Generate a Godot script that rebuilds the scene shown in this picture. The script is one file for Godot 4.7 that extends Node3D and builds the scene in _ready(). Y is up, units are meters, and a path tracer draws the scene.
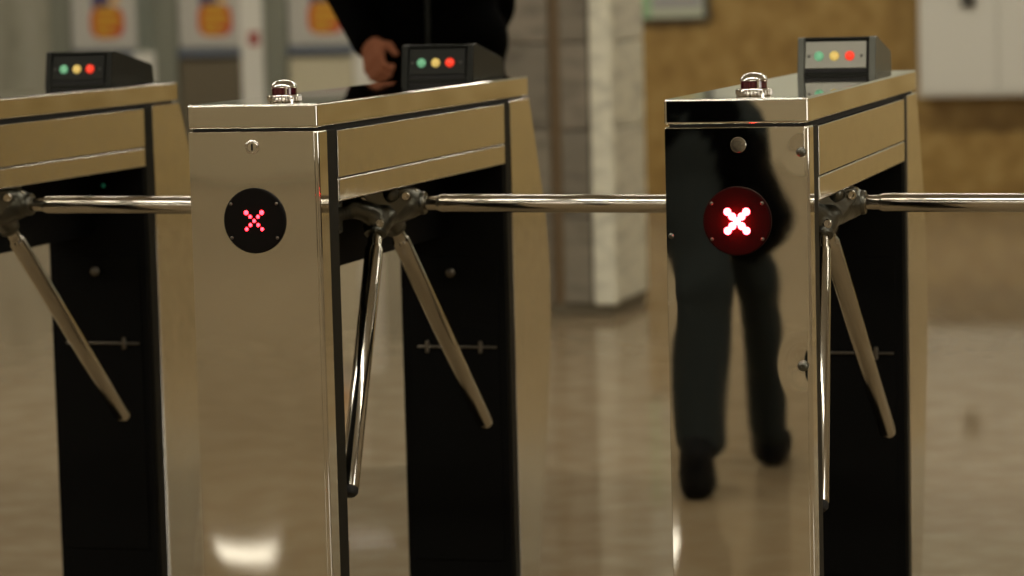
extends Node3D

# ---------------------------------------------------------------- mesh builder
class G:
	var v := PackedVector3Array()
	var n := PackedVector3Array()
	var uv := PackedVector2Array()
	var c := PackedColorArray()
	var ix := PackedInt32Array()

	func pt(p: Vector3, nn: Vector3, u := Vector2.ZERO) -> int:
		v.append(p); n.append(nn); uv.append(u)
		return v.size() - 1

	func tri(a: int, b: int, d: int) -> void:
		var f := (v[b] - v[a]).cross(v[d] - v[a])
		if f.dot(n[a] + n[b] + n[d]) > 0.0:
			ix.append_array([a, d, b])
		else:
			ix.append_array([a, b, d])

	func quad(a: int, b: int, d: int, e: int) -> void:
		tri(a, b, d); tri(a, d, e)

	func flat(ps: Array) -> void:   # convex polygon, normal by right hand rule
		var nn: Vector3 = (ps[1] - ps[0]).cross(ps[2] - ps[0]).normalized()
		var id := []
		for p in ps: id.append(pt(p, nn))
		for k in range(1, ps.size() - 1): tri(id[0], id[k], id[k + 1])

	func mesh() -> ArrayMesh:
		var a := []
		a.resize(Mesh.ARRAY_MAX)
		a[Mesh.ARRAY_VERTEX] = v
		a[Mesh.ARRAY_NORMAL] = n
		a[Mesh.ARRAY_TEX_UV] = uv
		if c.size() == v.size() and c.size() > 0: a[Mesh.ARRAY_COLOR] = c
		a[Mesh.ARRAY_INDEX] = ix
		var m := ArrayMesh.new()
		m.add_surface_from_arrays(Mesh.PRIMITIVE_TRIANGLES, a)
		return m

	# rounded box, corners lo..hi, edge radius r
	func box(lo: Vector3, hi: Vector3, r := 0.003, seg := 2) -> G:
		var ce := (lo + hi) * 0.5
		var core := (hi - lo) * 0.5
		r = minf(r, minf(core.x, minf(core.y, core.z)) * 0.98)
		core -= Vector3(r, r, r)
		var ts := []
		for k in seg + 1: ts.append([-1.0, -PI / 4 + PI / 4 * k / seg])
		for k in seg + 1: ts.append([1.0, PI / 4 * k / seg])
		for ax in 3:
			for sg in [-1.0, 1.0]:
				var f := Vector3.ZERO
				f[ax] = sg
				var ua := (ax + 1) % 3
				var va := (ax + 2) % 3
				var id := []
				for a in ts:
					for b in ts:
						var d := f
						d[ua] = tan(a[1])
						d[va] = tan(b[1])
						d = d.normalized()
						var q := Vector3.ZERO
						q[ax] = sg * core[ax]
						q[ua] = a[0] * core[ua]
						q[va] = b[0] * core[va]
						id.append(pt(ce + q + d * r, d))
				var m := ts.size()
				for i in m - 1:
					for j in m - 1:
						quad(id[i * m + j], id[(i + 1) * m + j], id[(i + 1) * m + j + 1], id[i * m + j + 1])
		return self

	# lathe: profile of (radius, height) along axis from origin o; smooth unless a point repeats
	func lathe(o: Vector3, axis: Vector3, prof: Array, seg := 24) -> G:
		axis = axis.normalized()
		var s := axis.cross(Vector3.UP if absf(axis.y) < 0.9 else Vector3.RIGHT).normalized()
		var t := axis.cross(s)
		for k in prof.size() - 1:
			var p0: Vector2 = prof[k]
			var p1: Vector2 = prof[k + 1]
			if p0.is_equal_approx(p1): continue
			var e := (p1 - p0).normalized()
			var nn := Vector2(e.y, -e.x)
			var n0 := nn
			var n1 := nn
			if k > 0 and not (prof[k - 1] as Vector2).is_equal_approx(p0):
				var ep: Vector2 = (p0 - prof[k - 1]).normalized()
				if ep.dot(e) > 0.75: n0 = (nn + Vector2(ep.y, -ep.x)).normalized()
			if k + 2 < prof.size() and not (prof[k + 2] as Vector2).is_equal_approx(p1):
				var en: Vector2 = (prof[k + 2] - p1).normalized()
				if en.dot(e) > 0.75: n1 = (nn + Vector2(en.y, -en.x)).normalized()
			var b := v.size()
			for i in seg + 1:
				var a := TAU * i / seg
				var rd := s * cos(a) + t * sin(a)
				pt(o + rd * p0.x + axis * p0.y, (rd * n0.x + axis * n0.y).normalized(), Vector2(float(i) / seg, 0))
				pt(o + rd * p1.x + axis * p1.y, (rd * n1.x + axis * n1.y).normalized(), Vector2(float(i) / seg, 1))
			for i in seg:
				quad(b + i * 2, b + i * 2 + 1, b + i * 2 + 3, b + i * 2 + 2)
		return self

	func rod(a: Vector3, b: Vector3, r: float, seg := 20, bev := 0.001) -> G:
		var l := (b - a).length()
		return lathe(a, b - a, [Vector2(0, 0), Vector2(r - bev, 0), Vector2(r, bev), Vector2(r, l - bev), Vector2(r - bev, l), Vector2(0, l)], seg)

	func ball(o: Vector3, axis: Vector3, r: float, squash := 1.0, full := false, seg := 14) -> G:
		var pr := []
		var st := 6
		for k in range(-st if full else 0, st + 1):
			var a := PI / 2 * k / st
			pr.append(Vector2(r * cos(a), r * squash * sin(a)))
		return lathe(o, axis, pr, seg)

	# prism: outline in (z, y), extruded along x from x0 to x1, edges chamfered by b; sm = smooth side normals
	func prism(out: Array, x0: float, x1: float, b := 0.003, sm := true) -> G:
		var m := out.size()
		var nr := []
		var area := 0.0
		for k in m:
			var p: Vector2 = out[k]
			var q: Vector2 = out[(k + 1) % m]
			area += p.x * q.y - q.x * p.y
		var sgn := 1.0 if area > 0 else -1.0
		var en := []
		for k in m:
			var e: Vector2 = (out[(k + 1) % m] - out[k]).normalized()
			en.append(Vector2(e.y, -e.x) * sgn)
		for k in m:
			nr.append(((en[k] as Vector2) + en[(k + m - 1) % m]).normalized())
		var inn := []
		for k in m:
			var d: float = maxf((nr[k] as Vector2).dot(en[k]), 0.4)
			inn.append(out[k] - nr[k] * b / d)
		for k in m:
			var k2 := (k + 1) % m
			var a0: Vector2 = nr[k] if sm and (en[k] as Vector2).dot(en[(k + m - 1) % m]) > 0.8 else en[k]
			var a1: Vector2 = nr[k2] if sm and (en[k] as Vector2).dot(en[k2]) > 0.8 else en[k]
			var P: Vector2 = out[k]
			var Q: Vector2 = out[k2]
			var i0 := pt(Vector3(x0 + b, P.y, P.x), Vector3(0, a0.y, a0.x))
			var i1 := pt(Vector3(x1 - b, P.y, P.x), Vector3(0, a0.y, a0.x))
			var i2 := pt(Vector3(x1 - b, Q.y, Q.x), Vector3(0, a1.y, a1.x))
			var i3 := pt(Vector3(x0 + b, Q.y, Q.x), Vector3(0, a1.y, a1.x))
			quad(i0, i1, i2, i3)
			for sd in [-1.0, 1.0]:
				var X: float = x1 if sd > 0 else x0
				var Xb: float = x1 - b if sd > 0 else x0 + b
				var w0 := Vector3(sd, a0.y, a0.x).normalized()
				var w1 := Vector3(sd, a1.y, a1.x).normalized()
				var I: Vector2 = inn[k]
				var J: Vector2 = inn[k2]
				quad(pt(Vector3(Xb, P.y, P.x), w0), pt(Vector3(X, I.y, I.x), w0), pt(Vector3(X, J.y, J.x), w1), pt(Vector3(Xb, Q.y, Q.x), w1))
		var tr := Geometry2D.triangulate_polygon(PackedVector2Array(inn))
		for sd in [-1.0, 1.0]:
			var X: float = x1 if sd > 0 else x0
			var id := []
			for q in inn: id.append(pt(Vector3(X, q.y, q.x), Vector3(sd, 0, 0)))
			for k in range(0, tr.size(), 3): tri(id[tr[k]], id[tr[k + 1]], id[tr[k + 2]])
		return self

	func move(x: Transform3D) -> G:
		for k in v.size():
			v[k] = x * v[k]
			n[k] = (x.basis * n[k]).normalized()
		return self


# ---------------------------------------------------------------- scene helpers
var M := {}
var counts := {}

func numbered(called: String) -> String:
	var k: int = counts.get(called, 0)
	counts[called] = k + 1
	return called if k == 0 else "%s_%03d" % [called, k]

func obj(called: String, m, mat: Material, parent: Node = null) -> MeshInstance3D:
	var o := MeshInstance3D.new()
	o.name = called if parent else numbered(called)
	o.mesh = m.mesh() if m is G else m
	o.material_override = mat
	o.cast_shadow = GeometryInstance3D.SHADOW_CASTING_SETTING_ON
	(parent if parent else self).add_child(o, true)
	return o

func thing(called: String, label: String, category: String, at := Vector3.ZERO, turn := 0.0, group := "") -> Node3D:
	var o := Node3D.new()
	o.name = numbered(called)
	add_child(o)
	o.position = at
	o.rotation.y = turn
	tag(o, label, category, group)
	return o

func tag(o: Node, label: String, category: String, group := "") -> Node:
	o.set_meta("label", label)
	o.set_meta("category", category)
	if group: o.set_meta("group", group)
	return o

func struct(called: String, m, mat: Material, label: String, category: String) -> MeshInstance3D:
	var o := obj(called, m, mat)
	o.set_meta("kind", "structure")
	tag(o, label, category)
	return o

func lin(r: float, g: float, b: float) -> Color:
	return Color(r, g, b).linear_to_srgb()

func mat(col: Color, rough := 0.5, metal := 0.0) -> StandardMaterial3D:
	var m := StandardMaterial3D.new()
	m.albedo_color = col
	m.roughness = rough
	m.metallic = metal
	return m

func noise_tex(freq: float, octaves: int, sd: int, ramp: Array = [], size := 512, normal := false, bump := 4.0) -> NoiseTexture2D:
	var t := NoiseTexture2D.new()
	var f := FastNoiseLite.new()
	f.noise_type = FastNoiseLite.TYPE_SIMPLEX_SMOOTH
	f.frequency = freq
	f.fractal_octaves = octaves
	f.seed = sd
	t.noise = f
	t.width = size
	t.height = size
	t.seamless = true
	t.as_normal_map = normal
	t.bump_strength = bump
	if ramp.size() > 0:
		var g := Gradient.new()
		g.offsets = PackedFloat32Array(ramp.map(func(r): return r[0]))
		g.colors = PackedColorArray(ramp.map(func(r): return r[1]))
		t.color_ramp = g
	return t

func planar(m: StandardMaterial3D, sc: Vector3, world := true) -> StandardMaterial3D:
	m.uv1_triplanar = true
	m.uv1_world_triplanar = world
	m.uv1_scale = sc
	return m

func glow(col: Color, energy: float) -> StandardMaterial3D:
	var m := mat(col, 0.3)
	m.emission_enabled = true
	m.emission = col
	m.emission_energy_multiplier = energy
	return m

func make_materials() -> void:
	# brushed/polished stainless: grain in the roughness, slight waviness of the sheet
	var steel := mat(lin(0.71, 0.685, 0.63), 1.0, 1.0)
	steel.roughness_texture = noise_tex(0.02, 4, 3, [[0.0, Color(0.02, 0.02, 0.02)], [1.0, Color(0.035, 0.035, 0.035)]])
	steel.normal_enabled = true
	steel.normal_texture = noise_tex(0.006, 1, 5, [], 512, true, 6.0)
	steel.normal_scale = 0.003
	M.steel = planar(steel, Vector3(2.0, 2.0, 2.0), false)
	var side: StandardMaterial3D = steel.duplicate()
	side.roughness_texture = noise_tex(0.02, 4, 4, [[0.0, Color(0.10, 0.10, 0.10)], [1.0, Color(0.2, 0.2, 0.2)]])
	M.steel_side = side
	M.chrome = mat(lin(0.72, 0.70, 0.66), 0.07, 1.0)
	M.bar = mat(lin(0.54, 0.51, 0.45), 0.12, 1.0)
	M.cast = mat(lin(0.14, 0.14, 0.12), 0.34, 1.0)
	M.cast.normal_enabled = true
	M.cast.normal_texture = noise_tex(0.03, 3, 8, [], 256, true, 8.0)
	M.cast.normal_scale = 0.25
	planar(M.cast, Vector3(9, 9, 9), false)
	M.black = mat(lin(0.003, 0.003, 0.0028), 0.6)
	M.black.metallic_specular = 0.2
	M.post = mat(lin(0.009, 0.009, 0.007), 0.5)
	M.post.metallic_specular = 0.25
	M.gap = mat(lin(0.004, 0.004, 0.004), 0.8)
	M.latch = mat(lin(0.16, 0.145, 0.12), 0.4, 1.0)
	M.rubber = mat(lin(0.008, 0.008, 0.008), 0.7)
	M.disc = mat(lin(0.006, 0.005, 0.0045), 0.5)
	M.disc.metallic_specular = 0.15
	M.acrylic = mat(lin(0.016, 0.0018, 0.0018), 0.5)
	M.acrylic.metallic_specular = 0.12
	M.plastic = mat(lin(0.009, 0.010, 0.008), 0.45)
	M.plastic.metallic_specular = 0.3
	M.silver = mat(lin(0.30, 0.30, 0.265), 0.35, 0.5)
	M.grey_shell = mat(lin(0.10, 0.105, 0.09), 0.4, 0.3)
	M.led = glow(Color(1.0, 0.12, 0.16), 10.0)
	M.led_bright = glow(Color(1.0, 0.28, 0.32), 9.0)
	M.indicator = glow(lin(0.01, 0.10, 0.05), 0.2)
	M.lamp_green = glow(lin(0.16, 0.45, 0.26), 0.18)
	M.lamp_yellow = glow(lin(0.68, 0.50, 0.14), 0.22)
	M.lamp_red = glow(lin(0.72, 0.035, 0.015), 0.45)
	var ruby := mat(lin(0.05, 0.002, 0.008), 0.08)
	ruby.clearcoat_enabled = true
	ruby.clearcoat = 1.0
	ruby.clearcoat_roughness = 0.05
	M.ruby = ruby
	# hall surfaces
	var fl := mat(Color.WHITE, 1.0)
	fl.albedo_texture = noise_tex(0.012, 5, 11, [[0.0, lin(0.20, 0.148, 0.088)], [0.45, lin(0.225, 0.173, 0.108)], [0.7, lin(0.24, 0.19, 0.122)], [1.0, lin(0.265, 0.213, 0.142)]], 1024)
	fl.roughness_texture = noise_tex(0.03, 3, 12, [[0.0, Color(0.03, 0.03, 0.03)], [1.0, Color(0.05, 0.05, 0.05)]])
	fl.metallic_specular = 0.13
	M.floor = planar(fl, Vector3(0.45, 0.45, 0.45))
	var br := mat(Color.WHITE, 0.45)
	br.albedo_texture = noise_tex(0.014, 5, 21, [[0.0, lin(0.20, 0.115, 0.026)], [0.5, lin(0.29, 0.18, 0.048)], [1.0, lin(0.37, 0.25, 0.085)]], 512)
	M.brown_stone = planar(br, Vector3(0.8, 0.8, 0.8))
	var tn := mat(Color.WHITE, 0.45)
	tn.albedo_texture = noise_tex(0.014, 5, 22, [[0.0, lin(0.42, 0.30, 0.12)], [0.5, lin(0.56, 0.42, 0.19)], [1.0, lin(0.66, 0.52, 0.27)]], 512)
	M.brown_stone_lit = planar(tn, Vector3(0.8, 0.8, 0.8))  # lightened copy of the brown stone, stronger light put into its colour
	M.paint = mat(lin(0.66, 0.69, 0.60), 0.7)
	M.beige = mat(lin(0.42, 0.35, 0.25), 0.7)
	M.tan_wall = mat(lin(0.52, 0.445, 0.305), 0.6)
	M.ceiling = mat(lin(0.6, 0.58, 0.52), 0.8)
	M.white_metal = mat(lin(0.62, 0.61, 0.55), 0.45)
	M.dark_metal = mat(lin(0.05, 0.05, 0.045), 0.4)
	var greys := [lin(0.20, 0.175, 0.135), lin(0.22, 0.195, 0.15), lin(0.185, 0.165, 0.13), lin(0.235, 0.205, 0.16)]
	var marble := noise_tex(0.01, 5, 31, [[0.0, Color(0.78, 0.78, 0.78)], [0.5, Color(0.95, 0.95, 0.95)], [1.0, Color(1, 1, 1)]], 512)
	M.slab = []
	for g in greys:
		var s := mat(g, 0.35)
		s.albedo_texture = marble
		M.slab.append(planar(s, Vector3(0.9, 2.4, 0.9)))
	M.slab_pale = []  # paler copy of the slabs, light on the right face put into the colour
	for g in [lin(0.74, 0.72, 0.59), lin(0.70, 0.68, 0.57)]:
		var s := mat(g, 0.35)
		s.albedo_texture = marble
		M.slab_pale.append(planar(s, Vector3(0.9, 2.4, 0.9)))
	var gw := mat(Color.WHITE, 0.5)
	gw.albedo_texture = noise_tex(0.012, 4, 33, [[0.0, lin(0.20, 0.195, 0.15)], [0.5, lin(0.27, 0.265, 0.205)], [1.0, lin(0.32, 0.31, 0.25)]], 256)
	M.grey_wall = planar(gw, Vector3(1.6, 0.5, 1.6))
	M.red_paint = mat(lin(0.30, 0.06, 0.05), 0.6)
	M.brown_joint = mat(lin(0.15, 0.10, 0.05), 0.6)
	M.alu = mat(lin(0.20, 0.21, 0.17), 0.45, 0.3)
	var gl := mat(Color(0.8, 0.85, 0.8, 0.15), 0.05)
	gl.transparency = BaseMaterial3D.TRANSPARENCY_ALPHA
	M.glass = gl
	M.blue = mat(lin(0.10, 0.12, 0.16), 0.5)
	M.paper = mat(lin(0.42, 0.41, 0.37), 0.8)
	M.brown_dark = mat(lin(0.11, 0.09, 0.055), 0.6)
	M.cream = mat(lin(0.48, 0.44, 0.31), 0.7)
	M.diffuser = glow(Color(1.0, 0.97, 0.90), 6.0)
	M.diffuser_soft = glow(Color(1.0, 0.97, 0.90), 1.6)
	M.diffuser_sign = glow(Color(1.0, 0.98, 0.93), 0.9)
	M.cloth = mat(Color.WHITE, 0.85)
	M.cloth.metallic_specular = 0.12
	M.cloth.vertex_color_use_as_albedo = true


func poster_texture() -> ImageTexture:
	var im := Image.create(128, 176, false, Image.FORMAT_RGB8)
	im.fill(lin(0.42, 0.41, 0.37))
	var rng := RandomNumberGenerator.new()
	rng.seed = 4
	for y in 176:
		for x in 128:
			var d := Vector2((x - 70.0) / 34.0, (y - 124.0) / 33.0)
			var q := pow(absf(d.x), 3.0) + pow(absf(d.y), 3.0)
			if q < 1.0:
				var c := lin(0.46, 0.17, 0.012)
				if q > 0.5: c = lin(0.46, 0.065, 0.012)
				if d.y > 0.35 and d.x > 0.1: c = lin(0.42, 0.02, 0.02)
				if int(y / 9.0) % 2 == 0 and absf(d.x) < 0.6: c = lin(0.50, 0.29, 0.02)
				im.set_pixel(x, y, c)
			var e := Vector2((x - 58.0) / 18.0, (y - 84.0) / 22.0)
			if e.length() < 1.0 and q >= 1.0: im.set_pixel(x, y, lin(0.06, 0.045, 0.12))
			var g := Vector2((x - 86.0) / 14.0, (y - 66.0) / 20.0)
			if g.length() < 1.0 and q >= 1.0: im.set_pixel(x, y, lin(0.55, 0.30, 0.08))
			if y < 34 and y > 16 and x > 20 and x < 108 and (x / 6 + y / 9) % 3 != 0: im.set_pixel(x, y, lin(0.3, 0.08, 0.10))
	return ImageTexture.create_from_image(im)

func notice_texture() -> ImageTexture:
	var im := Image.create(128, 96, false, Image.FORMAT_RGB8)
	im.fill(lin(0.42, 0.45, 0.34))
	im.fill_rect(Rect2i(0, 0, 22, 96), lin(0.26, 0.42, 0.24))
	im.fill_rect(Rect2i(44, 8, 26, 80), lin(0.30, 0.38, 0.28))
	im.fill_rect(Rect2i(74, 8, 34, 80), lin(0.46, 0.42, 0.24))
	im.fill_rect(Rect2i(24, 78, 100, 10), lin(0.30, 0.30, 0.30))
	return ImageTexture.create_from_image(im)


# ---------------------------------------------------------------- turnstile
const H := 0.1105

func screw(parent: Node, p: Vector3, r: float, m: Material) -> void:
	var g := G.new()
	g.lathe(p, Vector3(0, 0, 1), [Vector2(r, -0.001), Vector2(r, r * 0.15), Vector2(r * 0.75, r * 0.5), Vector2(r * 0.3, r * 0.62), Vector2(r * 0.3, r * 0.3), Vector2(0, r * 0.3)], 16)
	obj("screw", g, m, parent)

# thin steel door of the front leg: a pressed sheet, slightly uneven, dented round its screws
func sheet_z(x: float, y: float, kind: int) -> float:
	var p := kind * 1.7
	var z := 0.00010 * sin(x * 31.0 + p) * sin(y * 9.0 + p * 2.0) + 0.00008 * sin(y * 21.0 + p + x * 14.0)
	if kind == 3:
		for q in [[0.0968, 0.5945, 0.020, -0.0008], [0.0984, 0.918, 0.016, -0.0004], [-0.095, 0.70, 0.03, 0.0005]]:
			var d: float = Vector2(x - q[0], (y - q[1]) * 0.8).length_squared() / (q[2] * q[2])
			z += q[3] * exp(-d)
	return z

func door_sheet(kind: int) -> G:
	var g := G.new()
	var x0 := -0.1095
	var x1 := 0.1035
	var y0 := -0.02
	var y1 := 0.9555
	var nx := 44
	var ny := 180
	var e := 0.0004
	for j in ny + 1:
		for i in nx + 1:
			var x := lerpf(x0, x1, float(i) / nx)
			var y := lerpf(y0, y1, float(j) / ny)
			var z := sheet_z(x, y, kind)
			var n := Vector3(-(sheet_z(x + e, y, kind) - z) / e, -(sheet_z(x, y + e, kind) - z) / e, 1.0).normalized()
			g.pt(Vector3(x, y, z), n)
	for j in ny:
		for i in nx:
			var k := j * (nx + 1) + i
			g.quad(k, k + 1, k + nx + 2, k + nx + 1)
	for sd in [[x0, Vector3(-1, 0, 0.5)], [x1, Vector3(1, 0, 0.5)]]:
		var n: Vector3 = sd[1].normalized()
		for j in ny:
			var ya := lerpf(y0, y1, float(j) / ny)
			var yb := lerpf(y0, y1, float(j + 1) / ny)
			g.quad(g.pt(Vector3(sd[0], ya, sheet_z(sd[0], ya, kind)), n), g.pt(Vector3(sd[0], yb, sheet_z(sd[0], yb, kind)), n), g.pt(Vector3(sd[0], yb, -0.003), n), g.pt(Vector3(sd[0], ya, -0.003), n))
	for sd in [[y0, Vector3(0, -1, 0)], [y1, Vector3(0, 1, 0)]]:
		for i in nx:
			var xa := lerpf(x0, x1, float(i) / nx)
			var xb := lerpf(x0, x1, float(i + 1) / nx)
			g.quad(g.pt(Vector3(xa, sd[0], sheet_z(xa, sd[0], kind)), sd[1]), g.pt(Vector3(xb, sd[0], sheet_z(xb, sd[0], kind)), sd[1]), g.pt(Vector3(xb, sd[0], -0.003), sd[1]), g.pt(Vector3(xa, sd[0], -0.003), sd[1]))
	return g

func turnstile(label: String, at: Vector3, turn: float, kind: int) -> Node3D:
	var t := thing("turnstile", label, "turnstile", at, turn, "tripod turnstiles in a row")
	# lid
	obj("lid", G.new().box(Vector3(-0.1105, 0.9614, -1.221), Vector3(0.1098, 1.0, 0.0), 0.0038, 3), M.steel, t)
	obj("lid_gap_shade", G.new().box(Vector3(-0.104, 0.953, -1.2), Vector3(0.104, 0.963, -0.006), 0.001, 1), M.gap, t)  # inset black box, shade of the gap under the lid put into its colour
	# front leg
	var fl := obj("front_leg", G.new().box(Vector3(-0.1115, -0.03, -0.046), Vector3(H, 0.9575, -0.0016), 0.0045, 3), M.steel, t)
	obj("door_sheet", door_sheet(kind), M.steel, fl)
	obj("post", G.new().box(Vector3(-0.109, -0.03, -0.0905), Vector3(0.109, 0.955, -0.0465), 0.001, 1), M.post, fl)
	var lk := Vector3(-0.001, 0.932, 0.0)
	if kind == 3:
		lk = Vector3(0.003, 0.9296, 0.0)
		var e := obj("lock", G.new().lathe(lk, Vector3(0, 0, 1), [Vector2(0.012, 0), Vector2(0.0115, 0.0005), Vector2(0.0, 0.0006)], 20), M.steel_side, fl)
		e.set_meta("label", "round worn lock cover with a raised diamond")
		var d := G.new()
		for r in [0.0085, 0.0050]:
			var z0: float = 0.0008 if r > 0.007 else 0.0014
			d.flat([lk + Vector3(-r, 0, z0), lk + Vector3(0, -r, z0), lk + Vector3(r, 0, z0), lk + Vector3(0, r, z0)])
			for k in 4:
				var a: Vector3 = Vector3(cos(k * PI / 2), sin(k * PI / 2), 0) * r
				var b: Vector3 = Vector3(cos((k + 1) * PI / 2), sin((k + 1) * PI / 2), 0) * r
				d.flat([lk + a, lk + b, lk + b + Vector3(0, 0, z0), lk + a + Vector3(0, 0, z0)])
		obj("diamond", d, M.steel_side, e)
	else:
		var l := obj("lock", G.new().lathe(lk, Vector3(0, 0, 1), [Vector2(0.0115, 0), Vector2(0.0115, 0.0015), Vector2(0.0095, 0.003), Vector2(0.008, 0.003), Vector2(0.0075, 0.0012), Vector2(0.0075, 0.0012), Vector2(0, 0.0012)], 24), M.chrome, fl)
		obj("keyhole", G.new().box(lk + Vector3(-0.0016, -0.0055, 0.0008), lk + Vector3(0.0016, 0.0055, 0.0022), 0.0005, 1), M.gap, l)
	if kind == 3:
		screw(fl, Vector3(0.0984, 0.918, 0), 0.0075, M.cast)
		screw(fl, Vector3(0.0968, 0.5945, 0), 0.0085, M.cast)
		screw(fl, Vector3(-0.1032, 0.792, 0), 0.0045, M.cast)
	# round display
	var dc := Vector3(0.0, 0.8145, 0.0)
	var dm: Material = M.acrylic if kind == 3 else M.disc
	var ds := obj("display", G.new().lathe(dc, Vector3(0, 0, 1), [Vector2(0.0525, 0), Vector2(0.0525, 0.003), Vector2(0.0505, 0.005), Vector2(0.0, 0.005)], 48), dm, t)
	ds.set_meta("label", "round black display showing a red cross of light dots")
	for sx in [-1, 1]:
		for sy in [-1, 1]:
			screw(ds, dc + Vector3(0.0388 * sx, 0.0272 * sy, 0.005), 0.0028, M.latch)
	var pitch := 0.0066 if kind != 3 else 0.0072
	var lr := 0.003 if kind != 3 else 0.0062  # right cross has larger dots, lens bloom put into their size
	for k in range(-2, 3):
		for sd in ([1, -1] if k != 0 else [1]):
			var r := lr * (1.3 if kind != 3 and k == 2 else 1.0)  # top dots swollen to imitate bloom
			obj("light_dot", G.new().ball(dc + Vector3(pitch * k * sd, pitch * k, 0.0045), Vector3(0, 0, 1), r, 0.7), M.led if kind != 3 else M.led_bright, ds)
	# housing and side cladding
	obj("housing", G.new().box(Vector3(-0.107, 0.70, -1.04), Vector3(-0.01, 0.955, -0.0905), 0.002, 1), M.black, t)
	for sx in [1.0, -1.0]:
		var x0: float = 0.088 if sx > 0 else -H
		var x1: float = H if sx > 0 else -0.1075
		var pn := obj("side_panel", G.new().box(Vector3(x0, 0.8765, -1.0465), Vector3(x1, 0.9525, -0.0925), 0.0011, 2), M.steel_side, t)
		obj("lower_strip", G.new().box(Vector3(x0, 0.8370, -1.0465), Vector3(x1, 0.8750, -0.0925), 0.003, 3), M.steel_side, pn)
	# rear leg
	var rl := obj("rear_leg", G.new().prism([Vector2(-1.0865, -0.03), Vector2(-1.0865, 0.957), Vector2(-1.222, 0.957), Vector2(-1.236, 0.93), Vector2(-1.262, 0.87), Vector2(-1.285, 0.815), Vector2(-1.306, 0.768), Vector2(-1.328, 0.71), Vector2(-1.343, 0.65), Vector2(-1.3495, 0.59), Vector2(-1.348, 0.52), Vector2(-1.338, 0.45), Vector2(-1.325, 0.39), Vector2(-1.305, 0.31), Vector2(-1.28, 0.215), Vector2(-1.252, 0.12), Vector2(-1.218, 0.02), Vector2(-1.202, -0.03)], -H, H, 0.0012), M.steel_side, t)
	obj("post", G.new().box(Vector3(-0.1085, -0.03, -1.086), Vector3(0.1095, 0.955, -1.05), 0.001, 1), M.post, rl)
	var bp := obj("black_panel", G.new().box(Vector3(-0.1065, -0.03, -1.0495), Vector3(0.1065, 0.955, -1.038), 0.002, 1), M.black, rl)
	bp.set_meta("label", "black front of the rear leg with a latch")
	obj("service_door", G.new().box(Vector3(-0.092, 0.06, -1.0385), Vector3(0.092, 0.66, -1.0345), 0.0015, 1), M.black, rl)
	obj("knob", G.new().lathe(Vector3(0.0, 0.628, -1.035), Vector3(0, 0, 1), [Vector2(0.005, 0), Vector2(0.005, 0.006), Vector2(0.009, 0.009), Vector2(0.0095, 0.013), Vector2(0.006, 0.017), Vector2(0, 0.018)], 18), M.latch, rl)
	var lt := obj("latch", G.new().rod(Vector3(-0.073, 0.482, -1.031), Vector3(0.088, 0.482, -1.031), 0.0028, 10), M.latch, rl)
	for x in [-0.053, 0.055]:
		obj("latch_catch", G.new().box(Vector3(x - 0.004, 0.470, -1.036), Vector3(x + 0.004, 0.494, -1.027), 0.002, 1), M.latch, lt)
	if kind == 1:
		obj("indicator_light", G.new().ball(Vector3(0.02, 0.80, -1.0375), Vector3(0, 0, 1), 0.004), M.indicator, rl)
	# tripod
	tripod(t)
	# beacon button on the lid
	var bc := Vector3(0.022 if kind != 3 else 0.011, 1.0, -0.092)
	var be := obj("beacon", G.new().lathe(bc, Vector3.UP, [Vector2(0.0262, 0), Vector2(0.0272, 0.001), Vector2(0.0272, 0.0095), Vector2(0.0258, 0.0115), Vector2(0.0, 0.0115)], 40), M.chrome, t)
	var kn := G.new()
	for k in 28:
		var a := TAU * k / 28.0
		var d := Vector3(cos(a), 0, sin(a))
		kn.rod(bc + d * 0.0268 + Vector3(0, 0.0015, 0), bc + d * 0.0268 + Vector3(0, 0.0095, 0), 0.0016, 6, 0.0004)
	obj("knurling", kn, M.chrome, be)
	obj("red_lens", G.new().lathe(bc, Vector3.UP, [Vector2(0.0203, 0.0115), Vector2(0.0203, 0.024), Vector2(0.0, 0.024)], 36), M.ruby, be)
	obj("cap", G.new().lathe(bc, Vector3.UP, [Vector2(0.0205, 0.0225), Vector2(0.0213, 0.0235), Vector2(0.0207, 0.0268), Vector2(0.0175, 0.0312), Vector2(0.012, 0.0342), Vector2(0.006, 0.0355), Vector2(0, 0.0358)], 36), M.chrome, be)
	obj("bracket", G.new().box(bc + Vector3(0.0085, 0.011, 0.0175), bc + Vector3(0.0125, 0.027, 0.0215), 0.001, 1), M.chrome, be)
	reader(t, kind)
	return t

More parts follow.
